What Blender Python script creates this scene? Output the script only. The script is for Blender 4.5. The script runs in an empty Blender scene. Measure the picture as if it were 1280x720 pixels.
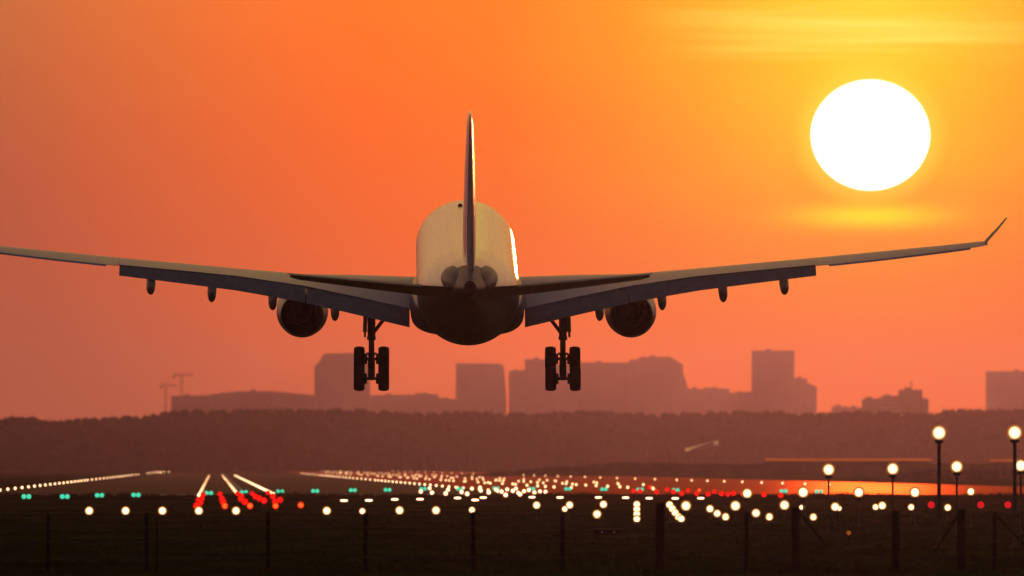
import bpy, math, random
from math import sin, cos, pi, radians as R, sqrt, atan2, tan
from mathutils import Vector, Matrix

random.seed(11)
S = bpy.context.scene
COL = S.collection

# ------------------------------------------------------------------ camera
F = 16100.0            # focal length in photo pixels (a very long telephoto)
H = 3.3                # eye height above the airfield
PITCH = math.atan(222 / F)
cam_d = bpy.data.cameras.new("camera")
cam = bpy.data.objects.new("camera", cam_d)
COL.objects.link(cam)
cam.location = (0, 0, H)
cam.rotation_euler = (pi / 2 + PITCH, 0, 0)
cam_d.sensor_width = 36
cam_d.lens = 36 * F / 1280
cam_d.clip_start = 1
cam_d.clip_end = 60000
S.camera = cam
cam_d.dof.use_dof = True
cam_d.dof.focus_distance = 716
cam_d.dof.aperture_fstop = 2.2      # a 450 mm lens wide open: the far skyline and the near lamps go slightly soft

def ray(px, py):
    a, b = px - 640, 360 - py
    return a, F * cos(PITCH) - b * sin(PITCH), F * sin(PITCH) + b * cos(PITCH)
def at(px, py, D):
    a, b, c = ray(px, py)
    return Vector((a / b * D, D, H + c / b * D))
def gnd(px, py, z=0.0):
    a, b, c = ray(px, py)
    D = (z - H) / (c / b)
    return Vector((a / b * D, D, z))

# ------------------------------------------------------------------ light
SUN_EL, SUN_AZ = 413 / F, 448 / F      # radians; azimuth to the right of +Y
world = bpy.data.worlds.new("World")
S.world = world
world.use_nodes = True
nt = world.node_tree
nt.nodes.clear()

class G:
    """tiny expression builder for shader nodes"""
    def __init__(s, nt): s.nt = nt
    def n(s, t, **k):
        o = s.nt.nodes.new(t)
        for a, b in k.items(): setattr(o, a, b)
        return o
    def put(s, sock, v):
        if isinstance(v, bpy.types.NodeSocket): s.nt.links.new(v, sock)
        elif v is not None: sock.default_value = v
    def m(s, op, a, b=None, c=None, clamp=False):
        o = s.n('ShaderNodeMath', operation=op, use_clamp=clamp)
        for i, v in enumerate((a, b, c)):
            if v is not None: s.put(o.inputs[i], v)
        return o.outputs[0]
    def ramp(s, v, stops, interp='LINEAR'):
        o = s.n('ShaderNodeValToRGB')
        o.color_ramp.interpolation = interp
        e = o.color_ramp.elements
        while len(e) < len(stops): e.new(0.5)
        for i, (p, c) in enumerate(stops):
            e[i].position = p; e[i].color = (c[0], c[1], c[2], 1)
        s.put(o.inputs[0], v)
        return o.outputs[0]
    def mix(s, f, a, b, mode='MIX'):
        o = s.n('ShaderNodeMix', data_type='RGBA', blend_type=mode)
        o.clamp_result = False
        s.put(o.inputs[0], f)
        for i, v in ((6, a), (7, b)):
            s.put(o.inputs[i], v if isinstance(v, bpy.types.NodeSocket) else (v[0], v[1], v[2], 1))
        return o.outputs[2]
    def smooth(s, v, a, b):
        o = s.n('ShaderNodeMapRange', interpolation_type='SMOOTHSTEP')
        s.put(o.inputs[0], v); o.inputs[1].default_value = a; o.inputs[2].default_value = b
        return o.outputs[0]
    def noise(s, vec, scale, detail=3, rough=.5):
        o = s.n('ShaderNodeTexNoise')
        o.inputs['Scale'].default_value = scale; o.inputs['Detail'].default_value = detail
        o.inputs['Roughness'].default_value = rough
        if vec is not None: s.put(o.inputs['Vector'], vec)
        return o.outputs[0]

def lin(r, g, b, k=1.0):
    f = lambda c: ((c / 255 + .055) / 1.055) ** 2.4 if c > 10 else c / 255 / 12.92
    return (f(r) * k, f(g) * k, f(b) * k)

g = G(nt)
tc = g.n('ShaderNodeTexCoord')
sp = g.n('ShaderNodeSeparateXYZ'); g.put(sp.inputs[0], tc.outputs['Generated'])
x, y, z = sp.outputs
deg = 180 / pi
az = g.m('MULTIPLY', g.m('ARCTAN2', x, y), deg)
el = g.m('MULTIPLY', g.m('ARCSINE', z), deg)
A = g.m('SUBTRACT', az, SUN_AZ * deg)
E = g.m('SUBTRACT', el, SUN_EL * deg)
# distance from the sun in degrees; the glow is squeezed towards the horizon and stretched upwards
Ed = g.m('MULTIPLY', g.m('MINIMUM', E, 0), 1.75)
Eu = g.m('MULTIPLY', g.m('MAXIMUM', E, 0), 0.50)
rr = g.m('SQRT', g.m('ADD', g.m('MULTIPLY', A, A), g.m('ADD', g.m('MULTIPLY', Ed, Ed), g.m('MULTIPLY', Eu, Eu))))
glow = g.ramp(g.m('DIVIDE', rr, 10.0), [
    (0.000, lin(255, 202, 30)), (0.035, lin(255, 178, 12)), (0.075, lin(255, 152, 5)), (0.115, lin(255, 130, 3)),
    (0.165, lin(255, 109, 6)), (0.225, lin(255, 100, 18)), (0.300, lin(230, 96, 40)),
    (0.390, lin(192, 90, 56)), (0.60, lin(184, 92, 68)), (1.0, lin(172, 96, 84))])
# higher up the air turns golden
gold = g.ramp(g.m('DIVIDE', g.m('ABSOLUTE', A), 90.0), [(0.0, (1.0, .55, .15)), (.06, (.95, .48, .16)), (.25, (.66, .36, .20)), (1.0, (.12, .10, .13))])
up = g.smooth(el, 1.6, 6.0)
lift = g.m('ADD', 1.0, g.m('MULTIPLY', g.smooth(el, 1.0, 2.5), .26))
lf = g.n('ShaderNodeCombineXYZ'); g.put(lf.inputs[0], lift); g.put(lf.inputs[1], g.m('POWER', lift, 2.3)); lf.inputs[2].default_value = 1.1
glow = g.mix(1.0, glow, lf.outputs[0], 'MULTIPLY')
sky1 = g.mix(g.m('MULTIPLY', up, 0.85), glow, gold)
# thin cloud streaks above the sun, seen edge on
cv = g.n('ShaderNodeCombineXYZ')
g.put(cv.inputs[0], g.m('MULTIPLY', A, .45)); g.put(cv.inputs[1], g.m('MULTIPLY', el, 12.0)); cv.inputs[2].default_value = 3.1
st = g.noise(cv.outputs[0], 1.0, 4, .45)
st = g.smooth(st, .40, .68)
m1 = g.m('MULTIPLY', g.smooth(el, 1.76, 1.86), g.m('SUBTRACT', 1.0, g.smooth(g.m('ABSOLUTE', A), .05, 1.15)))
base_lift = g.m('MULTIPLY', m1, .10)
sky2 = g.mix(g.m('ADD', base_lift, g.m('MULTIPLY', g.m('MULTIPLY', m1, st), .80)), sky1, lin(255, 238, 96, 1.12))
# one bright sliver just under the sun
e2 = g.m('DIVIDE', g.m('ADD', E, .36), .050); a2 = g.m('DIVIDE', A, .30)
sl = g.m('EXPONENT', g.m('MULTIPLY', g.m('ADD', g.m('MULTIPLY', e2, e2), g.m('MULTIPLY', a2, a2)), -1.0))
sky3 = g.mix(g.m('MULTIPLY', sl, .85), sky2, lin(255, 238, 8, 1.15))
# very soft unevenness of the whole sky
cv2 = g.n('ShaderNodeCombineXYZ')
g.put(cv2.inputs[0], g.m('MULTIPLY', A, .5)); g.put(cv2.inputs[1], g.m('MULTIPLY', el, 2.2))
un = g.noise(cv2.outputs[0], 1.0, 3, .5)
un = g.m('ADD', g.m('MULTIPLY', un, .22), .89)
unc = g.n('ShaderNodeCombineXYZ')
g.put(unc.inputs[0], 1.0); g.put(unc.inputs[1], un); g.put(unc.inputs[2], un)
sky4 = g.mix(1.0, sky3, unc.outputs[0], 'MULTIPLY')
# physical dusk sky for everything away from the afterglow
ns = g.n('ShaderNodeTexSky', sky_type='NISHITA', sun_disc=False)
ns.sun_elevation = SUN_EL; ns.sun_rotation = SUN_AZ
ns.dust_density = 3.0; ns.air_density = 1.0; ns.ozone_density = 2.0
dusk = g.mix(1.0, ns.outputs[0], (.140, .105, .098), 'MULTIPLY')
away = g.m('MAXIMUM', g.smooth(el, 9.0, 34.0), g.smooth(g.m('ABSOLUTE', A), 20.0, 95.0))
sky5 = g.mix(away, sky4, dusk)
# the sun's disc, a little flattened by refraction
ea = g.m('DIVIDE', A, 73.4 / F * deg); ee = g.m('DIVIDE', E, 68.2 / F * deg)
dd = g.m('SQRT', g.m('ADD', g.m('MULTIPLY', ea, ea), g.m('MULTIPLY', ee, ee)))
halo = g.m('MULTIPLY', g.m('SUBTRACT', 1.0, g.smooth(dd, .97, 1.42)), .60)
sky6 = g.mix(halo, sky5, (1.3, .84, .05))
disc = g.m('SUBTRACT', 1.0, g.smooth(dd, .985, 1.02))
sky7 = g.mix(disc, sky6, (4.5, 4.2, 3.6))
bg = g.n('ShaderNodeBackground'); g.put(bg.inputs[0], sky7); bg.inputs[1].default_value = 1.0
out = g.n('ShaderNodeOutputWorld'); nt.links.new(bg.outputs[0], out.inputs[0])
world.cycles.sampling_method = 'MANUAL'; world.cycles.sample_map_resolution = 2048

sd = bpy.data.lights.new("sun", 'SUN')
sd.energy = 0.30; sd.angle = R(0.53); sd.color = (1.0, .32, .08)
sun = bpy.data.objects.new("sun", sd); COL.objects.link(sun)
sdir = Vector((sin(SUN_AZ) * cos(SUN_EL), cos(SUN_AZ) * cos(SUN_EL), sin(SUN_EL)))
sun.rotation_euler = sdir.to_track_quat('Z', 'Y').to_euler()

S.view_settings.view_transform = 'Standard'
S.view_settings.look = 'None'
S.view_settings.exposure = 0
S.view_settings.gamma = 1
S.cycles.max_bounces = 6
S.cycles.volume_bounces = 1
S.cycles.sample_clamp_indirect = 3.0
S.cycles.use_denoising = True

# ------------------------------------------------------------------ materials
def mat(name, col, rough=.5, metal=0, spec=.5, coat=0, var=0, scale=1.0, bump=0, stretch=None):
    m = bpy.data.materials.new(name); m.use_nodes = True
    b = m.node_tree.nodes['Principled BSDF']
    b.inputs['Base Color'].default_value = (*col, 1)
    b.inputs['Roughness'].default_value = rough
    b.inputs['Metallic'].default_value = metal
    b.inputs['Specular IOR Level'].default_value = spec
    b.inputs['Coat Weight'].default_value = coat
    b.inputs['Coat Roughness'].default_value = .12
    gg = G(m.node_tree)
    if var or bump:
        t = gg.n('ShaderNodeTexCoord').outputs['Object']
        if stretch:
            mp = gg.n('ShaderNodeMapping'); mp.inputs['Scale'].default_value = stretch
            gg.put(mp.inputs[0], t); t = mp.outputs[0]
        nz = gg.noise(t, scale, 5, .6)
        if var:
            lo = tuple(c * (1 - var) for c in col); hi = tuple(min(1, c * (1 + var)) for c in col)
            gg.put(b.inputs['Base Color'], gg.ramp(nz, [(.3, lo), (.7, hi)]))
        if bump:
            bp = gg.n('ShaderNodeBump'); bp.inputs['Strength'].default_value = bump
            bp.inputs['Distance'].default_value = .1
            gg.put(bp.inputs['Height'], nz); gg.put(b.inputs['Normal'], bp.outputs[0])
    return m

def lampmat(name, col, k, rim=None):
    """lamp lens: bright core, rim colour imitates the halo round the light"""
    m = bpy.data.materials.new(name); m.use_nodes = True
    n = m.node_tree; n.nodes.clear(); gg = G(n)
    e = gg.n('ShaderNodeEmission')
    if rim:
        lw = gg.n('ShaderNodeLayerWeight'); lw.inputs[0].default_value = .5
        gg.put(e.inputs[0], gg.mix(gg.smooth(lw.outputs['Facing'], .0, .50), tuple(c * k for c in col), rim))  # the lamp's halo is painted into the edge of the lens
        e.inputs[1].default_value = 1
    else:
        e.inputs[0].default_value = (*col, 1); e.inputs[1].default_value = k
    o = gg.n('ShaderNodeOutputMaterial'); n.links.new(e.outputs[0], o.inputs[0])
    m.cycles.emission_sampling = 'NONE'
    return m

M = dict(
    white=mat('white_paint', (.80, .76, .68), .26, coat=.6, var=.10, scale=.9, stretch=(1, .18, 1)),
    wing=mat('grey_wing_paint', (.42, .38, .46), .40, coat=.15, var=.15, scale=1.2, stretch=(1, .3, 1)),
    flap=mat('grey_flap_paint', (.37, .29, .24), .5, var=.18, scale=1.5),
    belly=mat('painted_belly_shade', (.045, .035, .06), .35, coat=.2, var=.2, scale=1.0),  # shade of the underside put into the colour
    cone=mat('painted_tail_cone_shade', (.06, .05, .055), .42, metal=.3, var=.3, scale=1.6),  # darkened to imitate the tail's side turned from the sun
    metal=mat('bare_metal', (.42, .40, .38), .35, metal=1, var=.15, scale=3),
    dark=mat('burnt_metal', (.03, .027, .025), .6, metal=.6, var=.3, scale=4),
    gear=mat('gear_steel', (.05, .045, .045), .5, metal=.2, var=.2, scale=4),
    tyre=mat('tyre_rubber', (.018, .016, .016), .8, var=.2, scale=6),
    fin=mat('fin_paint', (.82, .68, .60), .24, coat=.9, var=.10, scale=.8),
    post=mat('weathered_post', (.014, .010, .006), .9, spec=.1, var=.3, scale=5),
    wire=mat('rusty_wire', (.06, .04, .03), .7, metal=.3),
    pole=mat('mast_paint', (.16, .10, .05), .7, var=.2, scale=3),
    body=mat('lamp_body', (.06, .05, .04), .6),
    w1=lampmat('warm_lamp_lens', (1.0, .76, .42), 2.4, (.34, .10, .008)),
    w4=lampmat('bright_lamp_lens', (1.0, .80, .50), 2.8, (.95, .42, .08)),
    w2=lampmat('edge_lamp_lens', (1.0, .62, .34), 5.0, (.9, .30, .08)),
    w3=lampmat('taxi_lamp_lens', (1.0, .58, .28), 3.4, (.8, .28, .07)),
    red=lampmat('red_lamp_lens', (1.0, .006, .003), 2.2, (.5, .003, .002)),
    ora=lampmat('orange_lamp_lens', (1.0, .10, .015), 2.0, (.9, .01, .002)),
    grn=lampmat('green_lamp_lens', (.05, .62, .36), 1.3),
    amb=lampmat('amber_lamp_lens', (1.0, .22, .02), .30),
)

# skin of the fuselage: butt joints between the panels, wash streaks and uneven gloss
def skin(m):
    gg = G(m.node_tree); b = m.node_tree.nodes['Principled BSDF']
    t = gg.n('ShaderNodeTexCoord').outputs['Object']
    x_, y_, z_ = (lambda o: (gg.put(o.inputs[0], t), o.outputs)[1])(gg.n('ShaderNodeSeparateXYZ'))
    ang = gg.m('ARCTAN2', x_, z_)
    fr = gg.m('FRACT', gg.m('DIVIDE', y_, 2.65)); fa = gg.m('FRACT', gg.m('MULTIPLY', ang, 1.6))
    seam = gg.m('MAXIMUM', gg.m('LESS_THAN', fr, .022), gg.m('LESS_THAN', fa, .018))
    cv = gg.n('ShaderNodeCombineXYZ'); gg.put(cv.inputs[0], gg.m('MULTIPLY', ang, 3.5)); gg.put(cv.inputs[1], gg.m('MULTIPLY', y_, .035))
    st = gg.noise(cv.outputs[0], 1.6, 5, .6)
    gg.put(b.inputs['Roughness'], gg.m('ADD', gg.m('MULTIPLY', st, .14), .20))
    c = gg.ramp(st, [(.28, (.66, .61, .53)), (.50, (.80, .76, .68)), (.75, (.85, .81, .73))])
    gg.put(b.inputs['Base Color'], gg.mix(gg.m('MULTIPLY', seam, .65), c, (.16, .13, .11)))
    b.inputs['Coat Weight'].default_value = .5
skin(M['white'])

# ------------------------------------------------------------------ mesh builder
class MB:
    def __init__(s): s.v = []; s.f = []; s.mi = []; s.sm = []
    def add(s, vs, fs, mi=0, smooth=False):
        o = len(s.v); s.v += [tuple(q) for q in vs]
        for f in fs: s.f.append([i + o for i in f]); s.mi.append(mi); s.sm.append(smooth)
    def box(s, x0, x1, y0, y1, z0, z1, mi=0, T=None):
        vs = [Vector(q) for q in ((x0,y0,z0),(x1,y0,z0),(x1,y1,z0),(x0,y1,z0),(x0,y0,z1),(x1,y0,z1),(x1,y1,z1),(x0,y1,z1))]
        if T: vs = [T @ q for q in vs]
        s.add(vs, [(3,2,1,0),(4,5,6,7),(0,1,5,4),(1,2,6,5),(2,3,7,6),(3,0,4,7)], mi)
    def rings(s, rings, mi=0, smooth=True, cap0=True, cap1=True):
        n = len(rings[0]); vs = [q for r in rings for q in r]; fs = []
        for i in range(len(rings) - 1):
            for j in range(n):
                k = (j + 1) % n
                fs.append((i*n+j, i*n+k, (i+1)*n+k, (i+1)*n+j))
        s.add(vs, fs, mi, smooth)
        if cap0: s.add(rings[0], [tuple(range(n))[::-1]], mi)
        if cap1: s.add(rings[-1], [tuple(range(n))], mi)
    def tube(s, a, b, r0, r1=None, n=10, mi=0, cap=True):
        a, b = Vector(a), Vector(b); r1 = r0 if r1 is None else r1
        d = (b - a).normalized(); u = d.orthogonal().normalized(); w = d.cross(u)
        s.rings([[c + (u*cos(2*pi*i/n) + w*sin(2*pi*i/n)) * r for i in range(n)] for c, r in ((a, r0), (b, r1))], mi, True, cap, cap)
    def lathe(s, c, axis, prof, n=24, mi=0, cap0=False, cap1=False):
        """prof: (distance along axis, radius)"""
        c = Vector(c); d = Vector(axis).normalized(); u = d.orthogonal().normalized(); w = d.cross(u)
        s.rings([[c + d*t + (u*cos(2*pi*i/n) + w*sin(2*pi*i/n)) * r for i in range(n)] for t, r in prof], mi, True, cap0, cap1)
    def ball(s, c, r, mi=0, n=12, sq=1.0):
        prof = [(-r * cos(pi*i/(n//2)) * sq, max(1e-3, r * sin(pi*i/(n//2)))) for i in range(n//2 + 1)]
        s.lathe(c, (0, 0, 1), prof, n, mi)
    def mesh(s, name, mats):
        me = bpy.data.meshes.new(name); me.from_pydata(s.v, [], s.f)
        for m in (mats if isinstance(mats, (list, tuple)) else [mats]): me.materials.append(m)
        me.polygons.foreach_set('material_index', s.mi); me.polygons.foreach_set('use_smooth', s.sm)
        me.update(); return me
    def build(s, name, mats, parent=None, loc=None, fix=True):
        me = s.mesh(name, mats)
        if fix:
            import bmesh
            bm = bmesh.new(); bm.from_mesh(me); bmesh.ops.recalc_face_normals(bm, faces=bm.faces); bm.to_mesh(me); bm.free()
        if any(s.sm): me.set_sharp_from_angle(angle=R(42))
        o = bpy.data.objects.new(name, me); COL.objects.link(o)
        if parent: o.parent = parent
        if loc: o.location = loc
        return o

def tag(o, label=None, cat=None, group=None, kind=None):
    if label: o['label'] = label
    if cat: o['category'] = cat
    if group: o['group'] = group
    if kind: o['kind'] = kind
    return o
def empty(name, loc=(0, 0, 0)):
    o = bpy.data.objects.new(name, None); COL.objects.link(o); o.location = loc; o.empty_display_size = .5
    return o
def copy_tree(o, kids, parent=None):
    c = o.copy(); COL.objects.link(c)
    if parent: c.parent = parent
    for k in kids.get(o.name, []): copy_tree(k, kids, c)
    return c

# ------------------------------------------------------------------ setting
def sheet(name, pts, z, m, kind='structure'):
    mb = MB(); mb.add([(p[0], p[1], z) for p in pts], [tuple(range(len(pts)))])
    return tag(mb.build(name, m, fix=False), kind=kind)

def grass_material():
    m = bpy.data.materials.new('dark_grass'); m.use_nodes = True; gg = G(m.node_tree)
    b = m.node_tree.nodes['Principled BSDF']
    t = gg.n('ShaderNodeTexCoord').outputs['Object']
    mp = gg.n('ShaderNodeMapping'); mp.inputs['Scale'].default_value = (1, .12, 1); gg.put(mp.inputs[0], t)
    a = gg.noise(mp.outputs[0], .16, 6, .65); c = gg.noise(mp.outputs[0], 1.6, 4, .6)
    f = gg.m('ADD', gg.m('MULTIPLY', a, .6), gg.m('MULTIPLY', c, .4))
    gg.put(b.inputs['Base Color'], gg.ramp(f, [(.36, (.020, .032, .004)), (.52, (.042, .060, .008)), (.68, (.080, .095, .018))]))
    b.inputs['Roughness'].default_value = 1; b.inputs['Specular IOR Level'].default_value = 0
    return m
M['grass'] = grass_material()
def pave_material(name, col, rough, spec):
    m = bpy.data.materials.new(name); m.use_nodes = True; gg = G(m.node_tree)
    b = m.node_tree.nodes['Principled BSDF']
    t = gg.n('ShaderNodeTexCoord').outputs['Object']
    mp = gg.n('ShaderNodeMapping'); mp.inputs['Scale'].default_value = (1, .05, 1); gg.put(mp.inputs[0], t)
    a = gg.noise(mp.outputs[0], .12, 5, .6)
    gg.put(b.inputs['Base Color'], gg.ramp(a, [(.3, tuple(c*.7 for c in col)), (.7, tuple(c*1.3 for c in col))]))
    gg.put(b.inputs['Roughness'], gg.m('ADD', gg.m('MULTIPLY', a, .2), rough - .1))
    b.inputs['Specular IOR Level'].default_value = spec
    return m
M['asphalt'] = pave_material('damp_asphalt', (.020, .014, .016), .80, .02)
def wet_material(name, col, sheen, rough, w):
    m = bpy.data.materials.new(name); m.use_nodes = True; n = m.node_tree; n.nodes.clear(); gg = G(n)
    t = gg.n('ShaderNodeTexCoord').outputs['Object']
    mp = gg.n('ShaderNodeMapping'); mp.inputs['Scale'].default_value = (1, .05, 1); gg.put(mp.inputs[0], t)
    a = gg.noise(mp.outputs[0], .05, 5, .6)
    d = gg.n('ShaderNodeBsdfDiffuse'); d.inputs[0].default_value = (*col, 1)
    q = gg.n('ShaderNodeBsdfGlossy'); gg.put(q.inputs[0], gg.ramp(a, [(.3, tuple(c*.75 for c in sheen)), (.7, sheen)])); q.inputs[1].default_value = rough
    x = gg.n('ShaderNodeMixShader'); x.inputs[0].default_value = w
    n.links.new(d.outputs[0], x.inputs[1]); n.links.new(q.outputs[0], x.inputs[2])
    o = gg.n('ShaderNodeOutputMaterial'); n.links.new(x.outputs[0], o.inputs[0])
    return m
# wet paving, the orange sky's reflection tinted into its gloss
M['taxi'] = wet_material('wet_paving_glow_tint', (.05, .03, .025), (.80, .17, .08), .31, .46)
M['paint'] = mat('runway_paint', (.7, .7, .68), .6)

VX = (268 - 640) / F                     # the runway's direction: X = X0 + VX * Y
def rw(X0, Y): return (X0 + VX * Y, Y)
GX, GY = 5000, 18000
sheet('ground', [(-GX, -280), (GX, -280), (GX, GY - 300), (-GX, GY - 300)], 0, M['grass'])
sheet('runway', [rw(-29, 1400), rw(36, 1400), rw(36, 5500), rw(-29, 5500)], .010, M['asphalt'])
sheet('taxiway', [rw(36.5, 1480), rw(127, 1430), rw(127, 7600), rw(36.5, 7600)], .006, M['taxi'])
sheet('service_road', [(-260, 1462), (-29 + VX*1450, 1452), (-29 + VX*1450, 1474), (-260, 1490)], .006, M['asphalt'])
sheet('apron', [rw(128, 1430), (420, 1405), (420, 1975), rw(128, 2060)], .008, M['taxi'])
mk = MB()
for i in range(12):
    for s_ in (-1, 1):
        c = 3.5 + s_ * (3.5 + i * 1.9)
        a, b_, c_, d = rw(c - .45, 1440), rw(c + .45, 1440), rw(c + .45, 1470), rw(c - .45, 1470)
        mk.add([(*a, .016), (*b_, .016), (*c_, .016), (*d, .016)], [(0, 1, 2, 3)])
for k in range(60):
    Y = 1500 + k * 60
    p = [rw(3.05, Y), rw(3.95, Y), rw(3.95, Y + 30), rw(3.05, Y + 30)]
    mk.add([(*q, .016) for q in p], [(0, 1, 2, 3)])
tag(mk.build('runway_markings', M['paint'], fix=False), kind='structure')

# low grassy bank on the right, in front of the wood
def bank(pts, D0, D1, z):
    mb = MB(); n = 60; rng = random.Random(5)
    xs = [pts[0] + (pts[1] - pts[0]) * i / n for i in range(n + 1)]
    rings = []
    for i, xx in enumerate(xs):
        e = min(1, i / 8, (n - i) / 8); zz = z * (e * e * (3 - 2 * e)) * (1 + .10 * rng.uniform(-1, 1)) + .01
        rings.append([(xx, D0, -.3), (xx, D0 + (D1 - D0) * .35, zz), (xx, D0 + (D1 - D0) * .6, zz), (xx, D1, -.3)])
    mb.rings(rings)
    return mb.build('grass_bank', M['grass'])
tag(bank((-25, 420), 3950, 4080, 4.0), kind='structure')
tag(bank((-560, -118), 3500, 3600, 2.7), kind='structure')

# ------------------------------------------------------------------ woodland (reads as one mass)
leafm = mat('woodland_leaves', (.040, .042, .026), .95, spec=.05, var=.2, scale=.25)
TOP = [(-400, 516), (-100, 514), (0, 519), (40, 521), (72, 526), (100, 521), (140, 518), (190, 516), (215, 513), (300, 511), (400, 512),
       (460, 511), (520, 514), (640, 513), (700, 512), (800, 516), (860, 516), (900, 514), (960, 513), (1020, 514),
       (1070, 512), (1160, 514), (1185, 510), (1280, 513), (1450, 511), (1800, 515)]
def interp(t, x):
    for (a, b), (c, d) in zip(t, t[1:]):
        if a <= x <= c: return b + (d - b) * (x - a) / (c - a)
    return t[-1][1]
def prof(t):
    return .40 + .70 * (t / .55) if t < .55 else 1.10 * sqrt(max(.02, 1 - ((t - .55) / .46) ** 2.6))
def woodland():
    mb = MB(); rng = random.Random(3)
    for row in range(5):
        D = 7000 + row * 30
        px = -390
        while px < 1790:
            w = rng.uniform(4.5, 12) if row < 4 else rng.uniform(3.5, 9)
            topz = at(px, interp(TOP, px) + rng.choice((0, 0, 0, 1, 1, 2)) + 1.2*sin(px*.013) + .8*sin(px*.037+2) + rng.uniform(-.5, .5), 7060).z
            if row < 4: topz *= rng.uniform(.62, .93)
            c = at(px, 500, D); c.y += rng.uniform(-9, 9)
            hh = topz * .5
            n, mrows = 12, 8; rings = []
            ph = rng.uniform(0, 6)
            for i in range(mrows + 1):
                t = i / mrows
                rr_ = w * prof(t)
                rings.append([(c.x + rr_ * cos(2*pi*j/n + ph) * (1 + .28*rng.uniform(-1, 1)),
                               c.y + rr_ * sin(2*pi*j/n + ph) * (1 + .28*rng.uniform(-1, 1)),
                               topz * t + rng.uniform(-.7, .3)) for j in range(n)])
            mb.rings(rings, smooth=True)
            # leaf clumps round the top of the crown
            for _ in range(46):
                a = rng.uniform(0, 2*pi); t = rng.uniform(.45, 1.03)
                q = w * prof(min(t, 1)) * rng.uniform(.7, 1.15) if t < .96 else w * rng.uniform(0, .6)
                p = Vector((c.x + q*cos(a), c.y + q*sin(a), topz * t))
                u = Vector((rng.uniform(-1, 1), rng.uniform(-1, 1), rng.uniform(-1, 1))) * 1.1
                v = Vector((rng.uniform(-1, 1), rng.uniform(-1, 1), rng.uniform(-1, 1))) * .8
                mb.add([p, p + u, p + u*.4 + v, p + v], [(0, 1, 2, 3)])
            px += w * rng.uniform(.45, 1.1) * F / D
    return mb.build('woodland', leafm, fix=False)
tag(woodland(), 'long hazy belt of dark trees across the far end of the airfield', 'woodland', kind='stuff')

def hedge():
    mb = MB(); rng = random.Random(8); D = 3300
    px = 1118
    while px < 1420:
        w = rng.uniform(1.0, 1.8); c = at(px, 500, D + rng.uniform(-1.2, 1.2)); top = 2.35 * rng.uniform(.86, 1.08) * (1 if px > 1150 else .55 + (px - 1118) / 70)
        rings = [[(c.x + w*prof(t)*cos(2*pi*j/10)*rng.uniform(.8, 1.2), c.y + w*prof(t)*sin(2*pi*j/10)*rng.uniform(.8, 1.2), top*t) for j in range(10)] for t in (0, .2, .4, .6, .8, .93, 1)]
        mb.rings(rings)
        for _ in range(30):
            t = rng.uniform(.3, 1.05); a = rng.uniform(0, 2*pi); q = w*prof(min(1, t))*rng.uniform(.7, 1.15)
            p = Vector((c.x + q*cos(a), c.y + q*sin(a), top*t)); u = Vector([rng.uniform(-.3, .3) for _i in range(3)]); v = Vector([rng.uniform(-.3, .3) for _i in range(3)])
            mb.add([p, p+u, p+u*.4+v, p+v], [(0, 1, 2, 3)])
        px += w * rng.uniform(.8, 1.2) * F / D
    return mb.build('hedge', leafm, fix=False)
tag(hedge(), 'low dark hedge beyond the orange strip at the right edge', 'hedge')

# ------------------------------------------------------------------ far skyline
def facade(name, col, sx=3.4, sz=3.3):
    m = bpy.data.materials.new(name); m.use_nodes = True; gg = G(m.node_tree)
    b = m.node_tree.nodes['Principled BSDF']
    t = gg.n('ShaderNodeTexCoord').outputs['Object']
    nz = gg.noise(t, .05, 3)
    wall = gg.ramp(nz, [(.3, tuple(c*.85 for c in col)), (.7, tuple(c*1.1 for c in col))])
    xyz = gg.n('ShaderNodeSeparateXYZ'); gg.put(xyz.inputs[0], t)
    fz = gg.m('FRACT', gg.m('DIVIDE', xyz.outputs[2], sz)); fx = gg.m('FRACT', gg.m('DIVIDE', xyz.outputs[0], sx))
    win = gg.m('MULTIPLY', gg.m('MULTIPLY', gg.m('GREATER_THAN', fz, .42), gg.m('LESS_THAN', fz, .85)), gg.m('GREATER_THAN', fx, .28))
    gg.put(b.inputs['Base Color'], gg.mix(win, wall, (.11, .11, .11)))
    gg.put(b.inputs['Roughness'], gg.m('SUBTRACT', .85, gg.m('MULTIPLY', win, .6)))
    return m
FAC = [facade('concrete_facade', (.20, .19, .18)), facade('brick_facade', (.16, .11, .09)), facade('pale_facade', (.26, .25, .23))]
M['glass'] = mat('window_glass', (.03, .035, .04), .15)
M['roof'] = mat('roof_felt', (.08, .075, .07), .9)

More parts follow.
